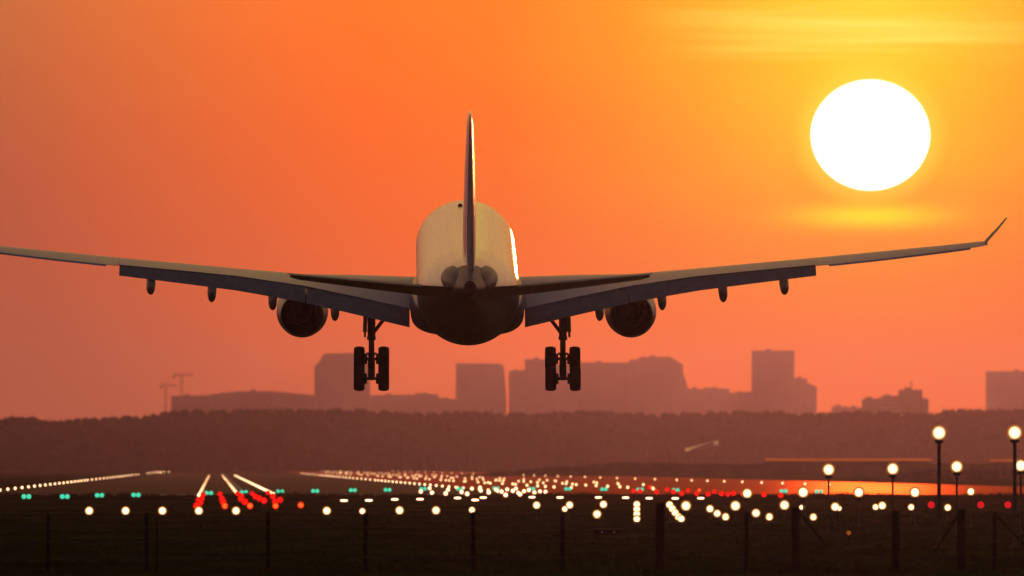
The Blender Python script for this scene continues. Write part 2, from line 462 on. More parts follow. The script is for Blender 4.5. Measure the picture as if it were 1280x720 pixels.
def building(label, D, blocks, fac=0, cat='building', name='building', depth=26, chamfer=None):
    """blocks: (px0, px1, ytop[, ytop2]) side by side; storeys of window strips on the side facing the airfield"""
    x0 = at(min(b[0] for b in blocks), 500, D).x; x1 = at(max(b[1] for b in blocks), 500, D).x
    root = tag(empty(name, ((x0 + x1) / 2, D + depth / 2, 0)), label, cat, 'buildings on the far skyline')
    off = Vector(root.location)
    for k, b in enumerate(blocks):
        a = at(b[0], b[2], D); c = at(b[1], b[3] if len(b) > 3 else b[2], D)
        y0, y1 = D + 1.5 * k % 4, D + depth - (k % 3) * 2
        mb = MB()
        vs = [(a.x, 0, 0), (c.x, 0, 0), (c.x, 0, c.z), (a.x, 0, a.z)]
        if chamfer and k == 0:
            p = [at(q[0], q[1], D) for q in chamfer]
            vs = [(a.x, 0, 0), (c.x, 0, 0)] + [(q.x, 0, q.z) for q in p]
        fr = [Vector((v[0], y0, v[2])) - off for v in vs]; bk = [Vector((v[0], y1, v[2])) - off for v in vs]
        mb.rings([fr, bk], smooth=False)
        w = mb.build('wall', FAC[(fac + (k % 2 if len(blocks) > 2 else 0)) % 3], root)
        ztop = min(a.z, c.z)
        if not chamfer and c.x - a.x > 8 and ztop > 35:
            rb = MB(); cx = a.x + (c.x - a.x) * .4 - off.x
            rb.box(cx - 3, cx + 3, 4, 9, ztop - .5, ztop + 2.0)
            rb.build('roof_plant_room', M['roof'], w)
    return root

building('long low building with slightly humped roof at the left end of the skyline', 14800,
         [(214, 262, 495, 494), (262, 300, 493, 489), (300, 340, 489, 489), (340, 394, 489, 494)], 1, depth=30)
building('tall block with chamfered left shoulder behind the left landing gear', 15000, [(393, 463, 442)], 0, depth=32,
         chamfer=[(462, 443), (440, 441), (405, 442), (399, 452), (393, 458)])
building('low building row between the two leftmost towers', 15200, [(463, 520, 494, 493), (520, 548, 491, 493), (548, 570, 497, 499)], 1, depth=30)
building('square slab block standing alone below the aircraft belly', 15000, [(569, 632, 455)], 2, depth=24,
         chamfer=[(633, 500), (630, 458), (626, 454.5), (570, 454)])
building('wide stepped office block behind the right landing gear', 15000, [(636, 656, 464, 462), (656, 692, 449), (692, 724, 455), (724, 786, 453)], 0, depth=40)
building('long block with rounded roof right of the stepped office block', 15100,
         [(786, 800, 451, 448), (800, 840, 446, 446), (840, 854, 447, 456), (854, 860, 466, 484)], 0, depth=40)
building('low flat building between the rounded block and the tall tower', 15200, [(860, 880, 486), (880, 912, 484, 486), (912, 942, 491, 489)], 1, depth=30)
building('tall square tower with a lower wing, below and left of the sun', 15000, [(940, 993, 438), (993, 1009, 473), (1009, 1021, 479, 483)], 2, name='tower_block', depth=28)
building('nearer dark stepped building with rooftop aerials right of the tall tower', 11000,
         [(1078, 1100, 499, 498), (1100, 1124, 496, 494), (1124, 1153, 487), (1153, 1161, 497, 499)], 1, depth=20)
building('pale slab block at the right edge of the skyline', 15000, [(1233, 1330, 464)], 2, depth=26)
building('low distant houses behind the trees between the tower and the dark stepped building', 14400, [(1040, 1060, 508), (1060, 1078, 509)], 1, depth=20)
ar = tag(empty('rooftop_aerial', (at(1139, 487, 11020).x, 11020, at(1139, 487, 11000).z)), 'thin rooftop aerial on the dark stepped building', 'aerial')
mb = MB(); mb.tube((0, 0, -.3), (0, 0, 7.5), .5, .3, 6); mb.build('mast', M['pole'], ar)
mb = MB(); mb.tube((-1.8, 0, 4.8), (1.8, 0, 4.8), .2, .2, 6); mb.build('crossbar', M['pole'], ar)

def crane(px, ytop, jib0, jib1, label):
    D = 14700; p = at(px, ytop, D)
    root = tag(empty('tower_crane', (p.x, D, 0)), label, 'crane', 'tower cranes on the left skyline')
    mb = MB(); h = p.z
    for sx in (-1, 1):
        for sy in (-1, 1): mb.box(sx*1.1 - .3, sx*1.1 + .3, sy*1.1 - .3, sy*1.1 + .3, 0, h)
    z_ = 1.0; k = 0
    while z_ < h - 2:
        s_ = 1 if k % 2 else -1
        mb.tube((-1.1*s_, -.8, z_), (1.1*s_, -.8, z_ + 2), .13, n=5); mb.tube((-1.1*s_, .8, z_), (1.1*s_, .8, z_ + 2), .13, n=5)
        z_ += 2; k += 1
    mb.build('mast', M['pole'], root)
    a, b = at(jib0, ytop, D).x - p.x, at(jib1, ytop, D).x - p.x
    mb = MB(); mb.box(a, b, -.5, -.2, h, h + .6); mb.box(a, b, .2, .5, h, h + .6); mb.box(a*.85, b*.85, -.15, .15, h + 2.2, h + 2.7)
    xx = a * .85
    while xx < b * .85 - 1.6:
        mb.tube((xx, 0, h + 2.4), (xx + .8, 0, h + .2), .1, n=5); mb.tube((xx + .8, 0, h + .2), (xx + 1.6, 0, h + 2.4), .1, n=5); xx += 1.6
    mb.build('jib', M['pole'], root)
    mb = MB(); mb.box(a, a + 2.4, -.7, .7, h - 2.2, h); mb.build('counterweight', M['roof'], root)
crane(227, 470, 216, 243, 'tower crane with short jib on the left skyline, the taller of the pair')
crane(207, 483, 200, 222, 'lower tower crane on the left skyline, left of the taller one')

# greenhouse and shed at the foot of the wood
def greenhouse(px0, px1, ytop, D, label):
    a, b = at(px0, ytop, D), at(px1, ytop, D)
    root = tag(empty('greenhouse', ((a.x + b.x)/2, D, 0)), label, 'greenhouse', 'greenhouses in front of the wood')
    w = (b.x - a.x)/2; h = a.z
    mb = MB(); mb.box(-w, w, 0, 22, 0, h - .75); mb.build('wall', M['roof'], root)
    mb = MB(); mb.add([(-w - .2, -.2, h - .75), (w + .2, -.2, h - .75), (w + .2, 11, h), (-w - .2, 11, h), (w + .2, 22.2, h - .75), (-w - .2, 22.2, h - .75)],
                      [(0, 1, 2, 3), (3, 2, 4, 5), (1, 4, 2), (0, 3, 5)])
    mb.build('roof', M['ghglass'], root)
    return root
M['ghglass'] = wet_material('greenhouse_panes', (.06, .04, .035), (.8, .22, .12), .16, .55)  # gloss tinted orange to imitate the sky's glint on the roof
greenhouse(958, 1164, 573.2, 4300, 'long low greenhouse with glowing orange roof in front of the wood')
greenhouse(1238, 1310, 574.2, 4380, 'short greenhouse with dim orange roof by the right edge of the wood')
sh = at(877, 556, 6900)
root = tag(empty('shed', (sh.x, 6900, 0)), 'pale sloping shed roof showing against the dark wood', 'shed')
mb = MB(); mb.add([(-6, 0, 0), (6.5, 0, 0), (6.5, 0, at(900, 552, 6900).z - .2), (-6, 0, at(857, 561, 6900).z - .2),
                   (-6, 9, 0), (6.5, 9, 0), (6.5, 9, at(900, 552, 6900).z - .2), (-6, 9, at(857, 561, 6900).z - .2)],
                  [(0, 1, 2, 3), (4, 7, 6, 5), (1, 5, 6, 2), (0, 3, 7, 4), (2, 6, 7, 3), (0, 4, 5, 1)])
mb.build('wall', M['roof'], root)
mb = MB(); z0, z1 = at(857, 561, 6900).z, at(900, 551, 6900).z
mb.rings([[(-8.6, -1, z0 - 1.6), (-8.6, 9.5, z0), (-8.6, 9.5, z0 + .25), (-8.6, -1, z0 - 1.3)],
          [(9.0, -1, z1 - 2.2), (9.0, 9.5, z1), (9.0, 9.5, z1 + .25), (9.0, -1, z1 - 1.9)]], smooth=False)
mb.build('roof', mat('pale_roof', (.62, .55, .52), .35, coat=1), root)

# ------------------------------------------------------------------ the airliner
plane = empty('airliner', (-2.54, 728, 14.15))
PP = math.atan(.0906)
plane.rotation_euler = (PP, 0, .0088)
tag(plane, 'large twin-engined airliner seen from behind with landing gear down', 'airliner')

def ring(cx, yy, cz, rx, rz, n=96, p=2.0, pz=None):
    o = []
    for i in range(n):
        a = 2*pi*i/n; c, s_ = cos(a), sin(a)
        o.append(Vector((cx + rx * math.copysign(abs(c)**(2/p), c), yy, cz + rz * math.copysign(abs(s_)**(2/p), s_))))
    return o
# fuselage: one mesh, with shade painted into the lower half and tail cone
secs = [(31.6, -.75, .10, .10), (31.2, -.68, .62, .55), (30.2, -.5, 1.25, 1.12), (28.6, -.28, 1.85, 1.70), (26.5, -.10, 2.40, 2.22), (24, -.02, 2.74, 2.52), (21.5, 0, 2.86, 2.62),
        (10, 0, 2.86, 2.62), (0, -.03, 2.86, 2.65), (-9, -.16, 2.86, 2.78), (-13, -.20, 2.84, 2.82), (-16, .02, 2.68, 2.60), (-19, .40, 2.32, 2.18), (-22, .72, 1.88, 1.82),
        (-25, 1.02, 1.36, 1.36), (-27.5, 1.22, .92, .98), (-29.2, 1.38, .58, .66), (-30.2, 1.46, .36, .42)]
mb = MB()
# subdivide between the stations for smooth shading
rs = []
for (a, b) in zip(secs, secs[1:]):
    for k in range(3):
        t = k/3; q = [a[i] + (b[i]-a[i])*t for i in range(4)]; rs.append(ring(0, q[0], q[1], q[2], q[3]))
q = secs[-1]; rs.append(ring(0, q[0], q[1], q[2], q[3]))
mb.rings(rs)
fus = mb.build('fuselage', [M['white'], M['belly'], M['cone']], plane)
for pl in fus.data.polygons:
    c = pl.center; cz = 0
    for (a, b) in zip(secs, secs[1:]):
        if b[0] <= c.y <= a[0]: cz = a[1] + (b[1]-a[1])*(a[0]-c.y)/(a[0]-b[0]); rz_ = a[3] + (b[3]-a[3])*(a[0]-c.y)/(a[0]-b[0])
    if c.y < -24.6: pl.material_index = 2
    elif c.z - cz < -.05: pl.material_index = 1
mb = MB(); mb.lathe((0, -30.15, 1.47), (0, -1, 0), [(0, .34), (.25, .30), (.26, .22), (-.1, .18)], 20, cap1=True)
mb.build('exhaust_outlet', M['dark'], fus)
mb = MB(); mb.rings([ring(0, yy, cz_, rx_, rz_, 40, 2.3) for yy, cz_, rx_, rz_ in
                     ((-19.6, 1.9, .10, .05), (-20.4, 1.8, .9, .36), (-21.6, 1.66, 1.38, .62), (-23.4, 1.52, 1.56, .80), (-25.4, 1.46, 1.46, .80), (-27.2, 1.44, 1.08, .64), (-28.6, 1.46, .5, .34), (-29.0, 1.46, .2, .1))])
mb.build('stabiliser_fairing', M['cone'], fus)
mb = MB(); mb.box(-.05, .05, 9.0, 9.7, 2.55, 3.0); mb.build('antenna', M['dark'], fus)
mb = MB(); mb.ball((-.30, 17.5, 2.60), .15, n=10); mb.build('beacon', M['dark'], fus)
# belly fairing
mb = MB()
bs = [(12.5, 0.6, .5, -1.9), (10.5, 2.2, .85, -1.85), (8, 3.0, 1.25, -1.75), (4, 3.22, 1.62, -1.58), (0, 3.24, 1.68, -1.55), (-4, 3.20, 1.60, -1.58), (-7, 3.0, 1.25, -1.7), (-9.5, 2.3, .85, -1.85), (-11.5, .9, .4, -2.2)]
mb.rings([ring(0, b[0], b[3], b[1], b[2], 40, 3.4) for b in bs])
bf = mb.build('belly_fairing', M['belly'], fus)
def af(x, yl, zl, ch, zt, th, s_):
    """aerofoil ring at span x: leading edge (yl, zl), trailing edge (yl-ch, zt)"""
    P = [(0, 0), (.02, .35), (.07, .62), (.18, .88), (.35, 1.0), (.55, .84), (.78, .45), (1, .06),
         (1, -.06), (.78, -.30), (.55, -.62), (.35, -.82), (.18, -.80), (.07, -.60), (.02, -.35)]
    return [Vector((s_*x, yl - ch*u, zl + (zt - zl)*u + v*th/2)) for u, v in P]
def lerp_st(st, x):
    for a, b in zip(st, st[1:]):
        if a[0] <= x <= b[0]:
            t = (x - a[0])/(b[0] - a[0]); return [a[i] + (b[i]-a[i])*t for i in range(len(a))]
    return list(st[-1])
# x, yLE, yTE(main), zTE, crest z, thickness
W0 = [(2.0, 9.6, -1.0, -2.10, -.90, 1.45), (3.3, 8.8, -1.2, -1.90, -.74, 1.35), (6.5, 6.7, -2.0, -1.12, -.42, 1.10), (9.2, 4.9, -2.7, -.50, -.20, .90),
      (12.8, 2.6, -4.0, .14, .26, .72), (16.2, .35, -5.3, .58, .72, .58), (19.6, -1.9, -6.6, 1.00, 1.16, .46)]
W1 = [(19.602, -1.9, -7.3, 1.00, 1.17, .46), (23, -4.1, -8.5, 1.45, 1.64, .40), (26.4, -6.3, -9.7, 1.95, 2.12, .34), (28.4, -7.7, -10.4, 2.28, 2.42, .26), (28.95, -8.5, -10.6, 2.41, 2.52, .20)]
def zle(crest, zt, th): return (crest - th/2 - zt*.35)/.65
def wing(s_):
    mb = MB()
    for stn in (W0, W1):
        rings = []
        for a, b in zip(stn, stn[1:]):
            for k in range(5):
                t = k/5; q = [a[i] + (b[i]-a[i])*t for i in range(6)]
                rings.append(af(q[0], q[1], zle(q[4], q[3], q[5]), q[1]-q[2], q[3], q[5], s_))
        q = stn[-1]; rings.append(af(q[0], q[1], zle(q[4], q[3], q[5]), q[1]-q[2], q[3], q[5], s_))
        mb.rings(rings)
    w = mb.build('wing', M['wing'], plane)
    # flaps, lowered
    for x0, x1, c0, c1 in ((3.25, 9.05, 1.95, 1.75), (9.12, 19.5, 1.72, 1.05)):
        rings = []
        for k in range(9):
            t = k/8; xx = x0 + (x1-x0)*t; q = lerp_st(W0, xx); c = c0 + (c1-c0)*t
            d = R(24)
            rings.append(af(xx, q[2] + .42, q[3] - .04, c*cos(d) + .42, q[3] - .10 - c*sin(d), .26 + .10*(1-t), s_))
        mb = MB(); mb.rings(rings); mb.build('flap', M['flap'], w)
    # aileron gap marks its own panel
    rings = []
    for k in range(7):
        t = k/6; xx = 20.2 + 7.8*t; q = lerp_st(W1, xx)
        rings.append(af(xx, q[2] + .02, q[3] - .0, .55 - .15*t, q[3] - .06, .10, s_))
    mb = MB(); mb.rings(rings); mb.build('aileron', M['wing'], w)
    # flap track fairings
    for xx, drop in ((7.45, .92), (10.95, .95), (14.35, .92), (17.75, .80)):
        q = lerp_st(W0, xx)
        mb = MB(); zt = q[3] - .32
        pr = [(-1.9, .05), (-1.6, .16), (-.9, .24), (.6, .26), (2.2, .20), (3.4, .04)]
        rings = []
        for yy, r in pr:
            dz = -.28 * max(0, min(1, (-yy + 1.6)/2.4))
            hh = r * 1.9 * (drop/.9)
            rings.append(ring(s_*xx, q[2] + yy, zt - .18 + dz*1.3 - hh*.45, r, hh, 16))
        mb.rings(rings); mb.build('flap_track_fairing', M['flap'], w)
    # winglet
    mb = MB(); rings = []
    for k in range(7):
        t = k/6; a = t
        xx = 28.9 + .10*t*6*min(1, t*2)*.3 + .92*t; zz = 2.50 + 1.42*t - .10*(1-t)*t
        rings_c = 1.9 - 1.15*t
        y0 = -8.7 - 1.5*t
        nrm = Vector((s_*-.80, 0, .60)); c_ = []
        for u, v in ((0, 0), (.1, .5), (.35, 1), (.7, .6), (1, 0), (.7, -.6), (.35, -1), (.1, -.5)):
            c_.append(Vector((s_*xx, y0 - rings_c*u, zz)) + nrm * v * (.085 - .045*t))
        rings.append(c_)
    mb.rings(rings); mb.build('winglet', M['flap'], w)
    return w
for s_ in (-1, 1): wing(s_)

# tailplane halves
for s_ in (-1, 1):
    st = [(.5, -22.6, -28.0, 1.26, .44), (2.5, -23.9, -28.5, 1.42, .40), (6, -26.1, -29.4, 1.80, .30), (9.3, -28.2, -30.2, 2.16, .18), (9.75, -28.9, -30.3, 2.22, .09)]
    mb = MB(); mb.rings([af(q[0], q[1], q[3] - .88*(q[1]-q[2])/5.4, q[1]-q[2]-.9, q[3] + .02, q[4], s_) for q in st])
    tp = mb.build('tailplane', M['wing'], plane)
    mb = MB(); mb.rings([af(q[0] + .12, q[2] + .88, q[3] + .02, .95, q[3] + .03, .15 if q[0] < 9 else .08, s_) for q in st[1:]])
    mb.build('elevator', M['flap'], tp)
# fin
st = [(1.2, -17.5, -26.4, .38), (1.9, -18.4, -26.7, .37), (5, -21.0, -27.9, .34), (8, -23.6, -29.0, .25), (10.2, -25.5, -29.7, .16), (10.75, -26.3, -29.9, .12), (10.9, -26.9, -29.9, .05)]
def finring(zz, yl, yt, hw):
    P = [(0, 0), (.05, .6), (.2, .95), (.4, 1), (.7, .72), (1, .12), (1, -.12), (.7, -.72), (.4, -1), (.2, -.95), (.05, -.6)]
    return [Vector((hw*v, yl + (yt - yl)*u, zz)) for u, v in P]
mb = MB(); mb.rings([finring(q[0], q[1], q[2] + 1.9*(1 - .05*q[0]), q[3]) for q in st])
fin = mb.build('tail_fin', M['fin'], plane)
rud = []
for q in st[1:]:
    yl = q[2] + 1.88*(1 - .05*q[0]); rg = finring(q[0], yl, q[2], q[3]*.60)
    for v in rg: v.x += (yl - v.y) * .10 * q[3]/.34
    rud.append(rg)
mb = MB(); mb.rings(rud)
mb.build('rudder', M['fin'], fin)

# engines
for s_ in (-1, 1):
    ex, ez = s_*9.36, -2.62
    mb = MB()
    mb.lathe((ex, 3.4, ez), (0, 1, 0), [(0, 1.16), (.02, 1.22), (1.2, 1.38), (2.6, 1.47), (4.4, 1.48), (5.6, 1.42), (6.1, 1.30), (6.15, 1.20), (5.9, 1.12), (5.0, 1.15), (3.2, 1.18)], 40)
    mb.lathe((ex, 3.4, ez), (0, 1, 0), [(0, 1.16), (.4, 1.10), (2.0, 1.02), (3.1, 1.0)], 40, mi=1, cap1=True)
    # flatten to the proportions seen
    eng = mb.build('engine', [M['wing'], M['dark']], plane)
    mb = MB(); mb.lathe((ex, 2.9, ez), (0, 1, 0), [(0, .04), (.4, .28), (1.1, .48), (2.6, .55)], 24, cap0=True, cap1=True)
    mb.build('exhaust_cone', M['dark'], eng)
    mb = MB(); mb.lathe((ex, 3.9, ez), (0, 1, 0), [(0, .74), (.02, .78), (2.4, .86), (2.6, .60)], 32)
    mb.build('core_nozzle', M['dark'], eng)
    mb = MB(); mb.lathe((ex, 8.4, ez), (0, 1, 0), [(0, 1.14), (.05, .4), (.6, .02)], 32); mb.build('fan_spinner', M['metal'], eng)
    mb = MB()
    mb.rings([[Vector((ex - .17, yy, z0_)), Vector((ex + .17, yy, z0_)), Vector((ex + .20, yy, z1_)), Vector((ex - .20, yy, z1_))]
              for yy, z0_, z1_ in ((.2, -.75, -.45), (1.6, -1.25, -.40), (4.2, -1.5, -.55), (7.5, -1.35, -1.05))], smooth=False)
    mb.build('pylon', M['wing'], eng)

# landing gear
def main_gear(s_):
    gx = s_*5.40; gy = -1.6
    zt, zp = -1.6, -5.26          # top of the leg, bogie pivot
    mb = MB()
    mb.tube((gx, gy, zt), (gx, gy, -3.55), .235, .22, 14); mb.tube((gx, gy, -3.5), (gx, gy, zp), .165, .165, 12)
    mb.tube((gx, gy, -3.62), (gx, gy, -3.44), .25, .25, 14); mb.tube((gx, gy, -4.55), (gx, gy, -4.35), .20, .20, 12)
    mb.tube((gx - .3, gy - .05, -4.4), (gx + .3, gy - .05, -4.4), .06, n=8)
    # torque links behind the leg
    mb.tube((gx, gy - .2, -3.6), (gx, gy - .52, -4.1), .08, .05, 8); mb.tube((gx, gy - .52, -4.1), (gx, gy - .2, -4.9), .05, .08, 8)
    leg = mb.build('main_landing_gear', M['gear'], plane)
    # bogie beam tilted, rear wheels hang low
    dy, dz = .84, .49
    f_, r_ = Vector((gx, gy + dy, zp + dz)), Vector((gx, gy - dy, zp - dz))
    mb = MB(); mb.tube(f_, r_, .13, .13, 10)
    for p in (f_, r_): mb.tube(p - Vector((.68, 0, 0)), p + Vector((.68, 0, 0)), .085, n=10)
    for p in (f_, r_):
        for q in (-.32, .32): mb.tube(p + Vector((q - .07, 0, 0)), p + Vector((q + .07, 0, 0)), .30, n=14)
    mb.tube((gx - .16, gy - .1, zp + .5), r_ + Vector((-.16, 0, .1)), .04, n=6); mb.tube((gx + .16, gy - .1, zp + .5), r_ + Vector((.16, 0, .1)), .04, n=6)
    mb.build('bogie_beam', M['gear'], leg)
    for p in (f_, r_):
        for q in (-.69, .69):
            mb = MB(); c = p + Vector((q, 0, 0)); rr_, w = .70, .31
            mb.lathe(c, (1, 0, 0), [(-w*.75, .30), (-w*.85, .40), (-w, .52), (-w*.93, .64), (-w*.6, rr_ - .015), (-w*.58, rr_ - .03), (-w*.52, rr_), (0, rr_ + .005), (w*.52, rr_), (w*.58, rr_ - .03),
                                    (w*.6, rr_ - .015), (w*.93, .64), (w, .52), (w*.85, .40), (w*.75, .30)], 30)
            mb.lathe(c, (1, 0, 0), [(-w*.74, .31), (-w*.4, .24), (-w*.5, .08)], 20, mi=1, cap1=True)
            mb.lathe(c, (1, 0, 0), [(w*.74, .31), (w*.4, .24), (w*.5, .08)], 20, mi=1, cap1=True)
            mb.build('wheel', [M['tyre'], M['gear']], leg)
    mb = MB(); mb.tube((gx - s_*.02, gy + .05, -3.40), (gx - s_*1.05, gy + .1, -2.05), .075, .075, 8)
    mb.tube((gx - s_*.05, gy - .15, -3.2), (gx - s_*.55, gy - .1, -2.55), .05, .05, 8)
    mb.build('side_brace', M['gear'], leg)
    mb = MB(); T = Matrix.Translation((gx + s_*.31, gy + .2, -1.75)) @ Matrix.Rotation(s_*R(-2), 4, 'Y')
    mb.box(-.13, .10, -.75, .75, -1.40, 0, T=T); mb.box(-.06, .06, -.45, .45, -1.72, -1.40, T=T)
    mb.tube(T @ Vector((0, 0, -.8)), (gx, gy, -2.6), .045, n=6); mb.tube(T @ Vector((0, .3, -1.3)), (gx, gy, -3.2), .04, n=6)
    mb.build('gear_door', M['flap'], leg)
for s_ in (-1, 1): main_gear(s_)
# nose gear (mostly hidden behind the belly)
mb = MB(); mb.tube((0, 24.2, -2.4), (0, 24.2, -4.0), .13, .10, 10); mb.tube((-.35, 24.2, -4.0), (.35, 24.2, -4.0), .07, n=8)
ng = mb.build('nose_landing_gear', M['gear'], plane)
for q in (-.32, .32):
    mb = MB(); mb.lathe((q, 24.2, -4.0), (1, 0, 0), [(-.14, .2), (-.16, .42), (-.1, .52), (.1, .52), (.16, .42), (.14, .2)], 24, cap0=True, cap1=True)
    mb.build('wheel', M['tyre'], ng)

# ------------------------------------------------------------------ airfield lights
ORD = ['first', 'second', 'third', 'fourth', 'fifth', 'sixth', 'seventh', 'eighth', 'ninth', 'tenth', 'eleventh', 'twelfth', 'thirteenth',
       'fourteenth', 'fifteenth', 'sixteenth', 'seventeenth', 'eighteenth', 'nineteenth', 'twentieth']

def small_light_mesh(name, lens, r, stalk=.16):
    mb = MB()
    mb.lathe((0, 0, 0), (0, 0, 1), [(0, r*.9), (.04, r*.9), (.05, r*.35), (stalk, r*.35)], 10, mi=0, cap0=True, cap1=True)
    mb.ball((0, 0, stalk + r*.75), r, mi=1, n=10)
    return mb.mesh(name, [M['body'], lens])
def put_small(name, me, p, label, cat, group):
    o = bpy.data.objects.new(name, me); COL.objects.link(o); o.location = p
    return tag(o, label, cat, group)

edge_me = small_light_mesh('runway_edge_light', M['w2'], .21)
cen_me = small_light_mesh('centreline_light', M['w2'], .22, .05)
taxi_me = small_light_mesh('taxiway_light', M['w3'], .25)
red_me = small_light_mesh('red_light', M['red'], .30)
ora_me = small_light_mesh('red_light', M['ora'], .26)
bar_me = None

def row(X0, Y0, Y1, step, name, me, cat, near, far, group, z=.02, jit=0):
    Y = Y0; k = 0; rng = random.Random(int(X0 * 7))
    while Y < Y1:
        if X0 == -26 and 4450 < Y < 5000: Y = 5000
        xx, _ = rw(X0, Y)
        lab = f'{near}, {ORD[k]} from the near end' if k < 20 else far
        put_small(name, me, (xx + rng.uniform(-jit, jit), Y, z), lab, cat, group)
        st_ = step if Y < 2600 else step * 1.6 if Y < 4000 else step * 2.6
        Y += st_; k += 1
row(-26, 1562, 6400, 60, 'runway_edge_light', edge_me, 'runway light', 'small white light in the left runway edge row',
    'distant white light merged into the far left runway edge line', 'left runway edge lights')
row(33, 1500, 4900, 52, 'runway_edge_light', edge_me, 'runway light', 'small white light in the right runway edge row',
    'distant white light merged into the far right runway edge line', 'right runway edge lights')
for X0, side, Ys in ((2.5, 'middle', 1440), (-1.6, 'left', 1330), (6.4, 'right', 1400)):
    row(X0, Ys, 4050, 62, 'centreline_light', cen_me, 'runway light', f'white light in the {side} one of three converging centre lines',
        f'distant white light merged into the {side} converging centre line', f'{side} line of runway centre lights')
row(95, 1990, 7400, 82, 'taxiway_light', taxi_me, 'taxiway light', 'small warm light in the uppermost dotted row on the right',
    'distant warm light merged into the far end of the uppermost row', 'uppermost row of taxiway lights')
row(57, 1640, 6800, 50, 'taxiway_light', taxi_me, 'taxiway light', 'small warm light in the second dotted row on the right',
    'distant warm light merged into the far end of the second row', 'second row of taxiway lights', jit=1.2)
row(66, 1990, 6900, 74, 'taxiway_light', taxi_me, 'taxiway light', 'small warm light between the two dotted rows on the right',
    'distant warm light merged between the far ends of the dotted rows', 'third row of taxiway lights', jit=1.5)

row(47, 1720, 5600, 48, 'taxiway_light', taxi_me, 'taxiway light', 'small warm light in the dense row above the bright cluster',
    'distant warm light merged into the far end of the dense row', 'dense row of taxiway lights', jit=1.0)

def on_ground(pxs, name, me, lab, cat, group, z=.02):
    for k, (px_, py_) in enumerate(pxs):
        p = gnd(px_, py_, z + .2); p.z = z
        put_small(name, me, p, lab % ORD[k] if '%s' in lab else lab, cat, group)

# scattered taxi lights merging with the right edge line
sc = [(560,614),(577,617),(590,612.5),(601,615),(611,617.5),(620,614),(627,616.5),(634,613.5),(641,615.5),(648,618.5),(655,616),(661,614.5),(668,618),
      (675,616.5),(600,611),(645,612.5),(537,612),(526,616.5),(540,618),(557,619),(572,612),(584,619.5),(632,621),(650,620),(682,617)]
sc.sort()
clus_me = small_light_mesh('stand_light', M['w2'], .27)
for k, q in enumerate(sc):
    p = gnd(q[0], q[1], .2); p.z = .02
    put_small('stand_light', clus_me, p, 'warm white light crowded in the bright cluster right of the runway', 'airfield light', 'bright cluster of lights right of the runway')

# red side-row lights before the threshold
reds_l = [(252,626),(250,631),(275,620),(277.5,626),(297.5,620),(301,626),(315,619.5),(324,625.5),(335,619),(350,627.5),(246,635.5),(341,623),(306,630),(279,630.5),(254,620.5),(319,623),(330,628.5),(302,623),(344,630),(248.5,628)]
reds_l.sort()
on_ground(reds_l, 'red_light', red_me, 'red light at the near end of the converging centre lines, %s from the left', 'red light', 'red lights before the runway threshold')
on_ground([(281,635),(312.5,635),(344.5,635),(376,634)], 'red_light', ora_me, 'orange-red light in the short front bar, %s from the left', 'red light', 'red lights before the runway threshold')
reds_r = [(792,615.5),(800,616),(812,611),(821,617),(834,614),(842,617),(852,619),(860,615),(871,619),(885,620),(893,617),(902,619.5),(910,620),(917,619),(929,620),(955,620.6),(976,621.5)]
on_ground(reds_r, 'red_light', red_me, 'red light in the band right of the runway, %s from the left', 'red light', 'band of red lights right of the runway')
on_ground([(874,614.5)], 'red_light', ora_me, 'single orange light among the red band right of the runway', 'red light', 'band of red lights right of the runway')

# green threshold lights, pairs on short wings: body with two lenses
mb = MB(); mb.box(-.42, .42, -.08, .08, 0, .12)
mb.ball((-.24, 0, .30), .24, mi=1, n=10); mb.ball((.24, 0, .30), .24, mi=1, n=10)
grn_me = mb.mesh('green_light', [M['body'], M['grn']])
greens = [(33,622),(81,622),(124.5,620.5),(170,620),(261,617.5),(305,616.5),(350,615.5),(394,614.8),(441,613.8),(484.5,613.3),(529,612),(575,612),
          (620,611.3),(664.5,612),(710,612),(755,612.5),(800,612.8),(844.5,613.5),(979.5,615),(1023.5,615.5)]
on_ground(greens, 'green_light', grn_me, 'paired green light in the long row across the airfield, %s from the left', 'green light', 'row of green threshold lights')

# flat white light bars
mb = MB(); mb.box(-.30, .30, -.08, .08, 0, .10)
mb.rings([[Vector((xx, .12*cos(2*pi*j/8)*s2, .24 + .13*sin(2*pi*j/8)*s2)) for j in range(8)] for xx, s2 in ((-.34, .2), (-.26, .8), (0, .95), (.26, .8), (.34, .2))], mi=1)
bar_me = mb.mesh('light_bar', [M['body'], M['w2']])
bars = [(430,626.3),(461,626),(493.5,624.8),(525,624.5),(572,623),(594,625.5),(604,622.5),(665,622),(700,622.3),(748,622.3),(782,622.6),(811.5,623.3),(844,623.5),(876,623.3)]
on_ground(bars, 'light_bar', bar_me, 'short flat white light bar in the row below the green lights, %s from the left', 'light bar', 'row of flat white light bars')

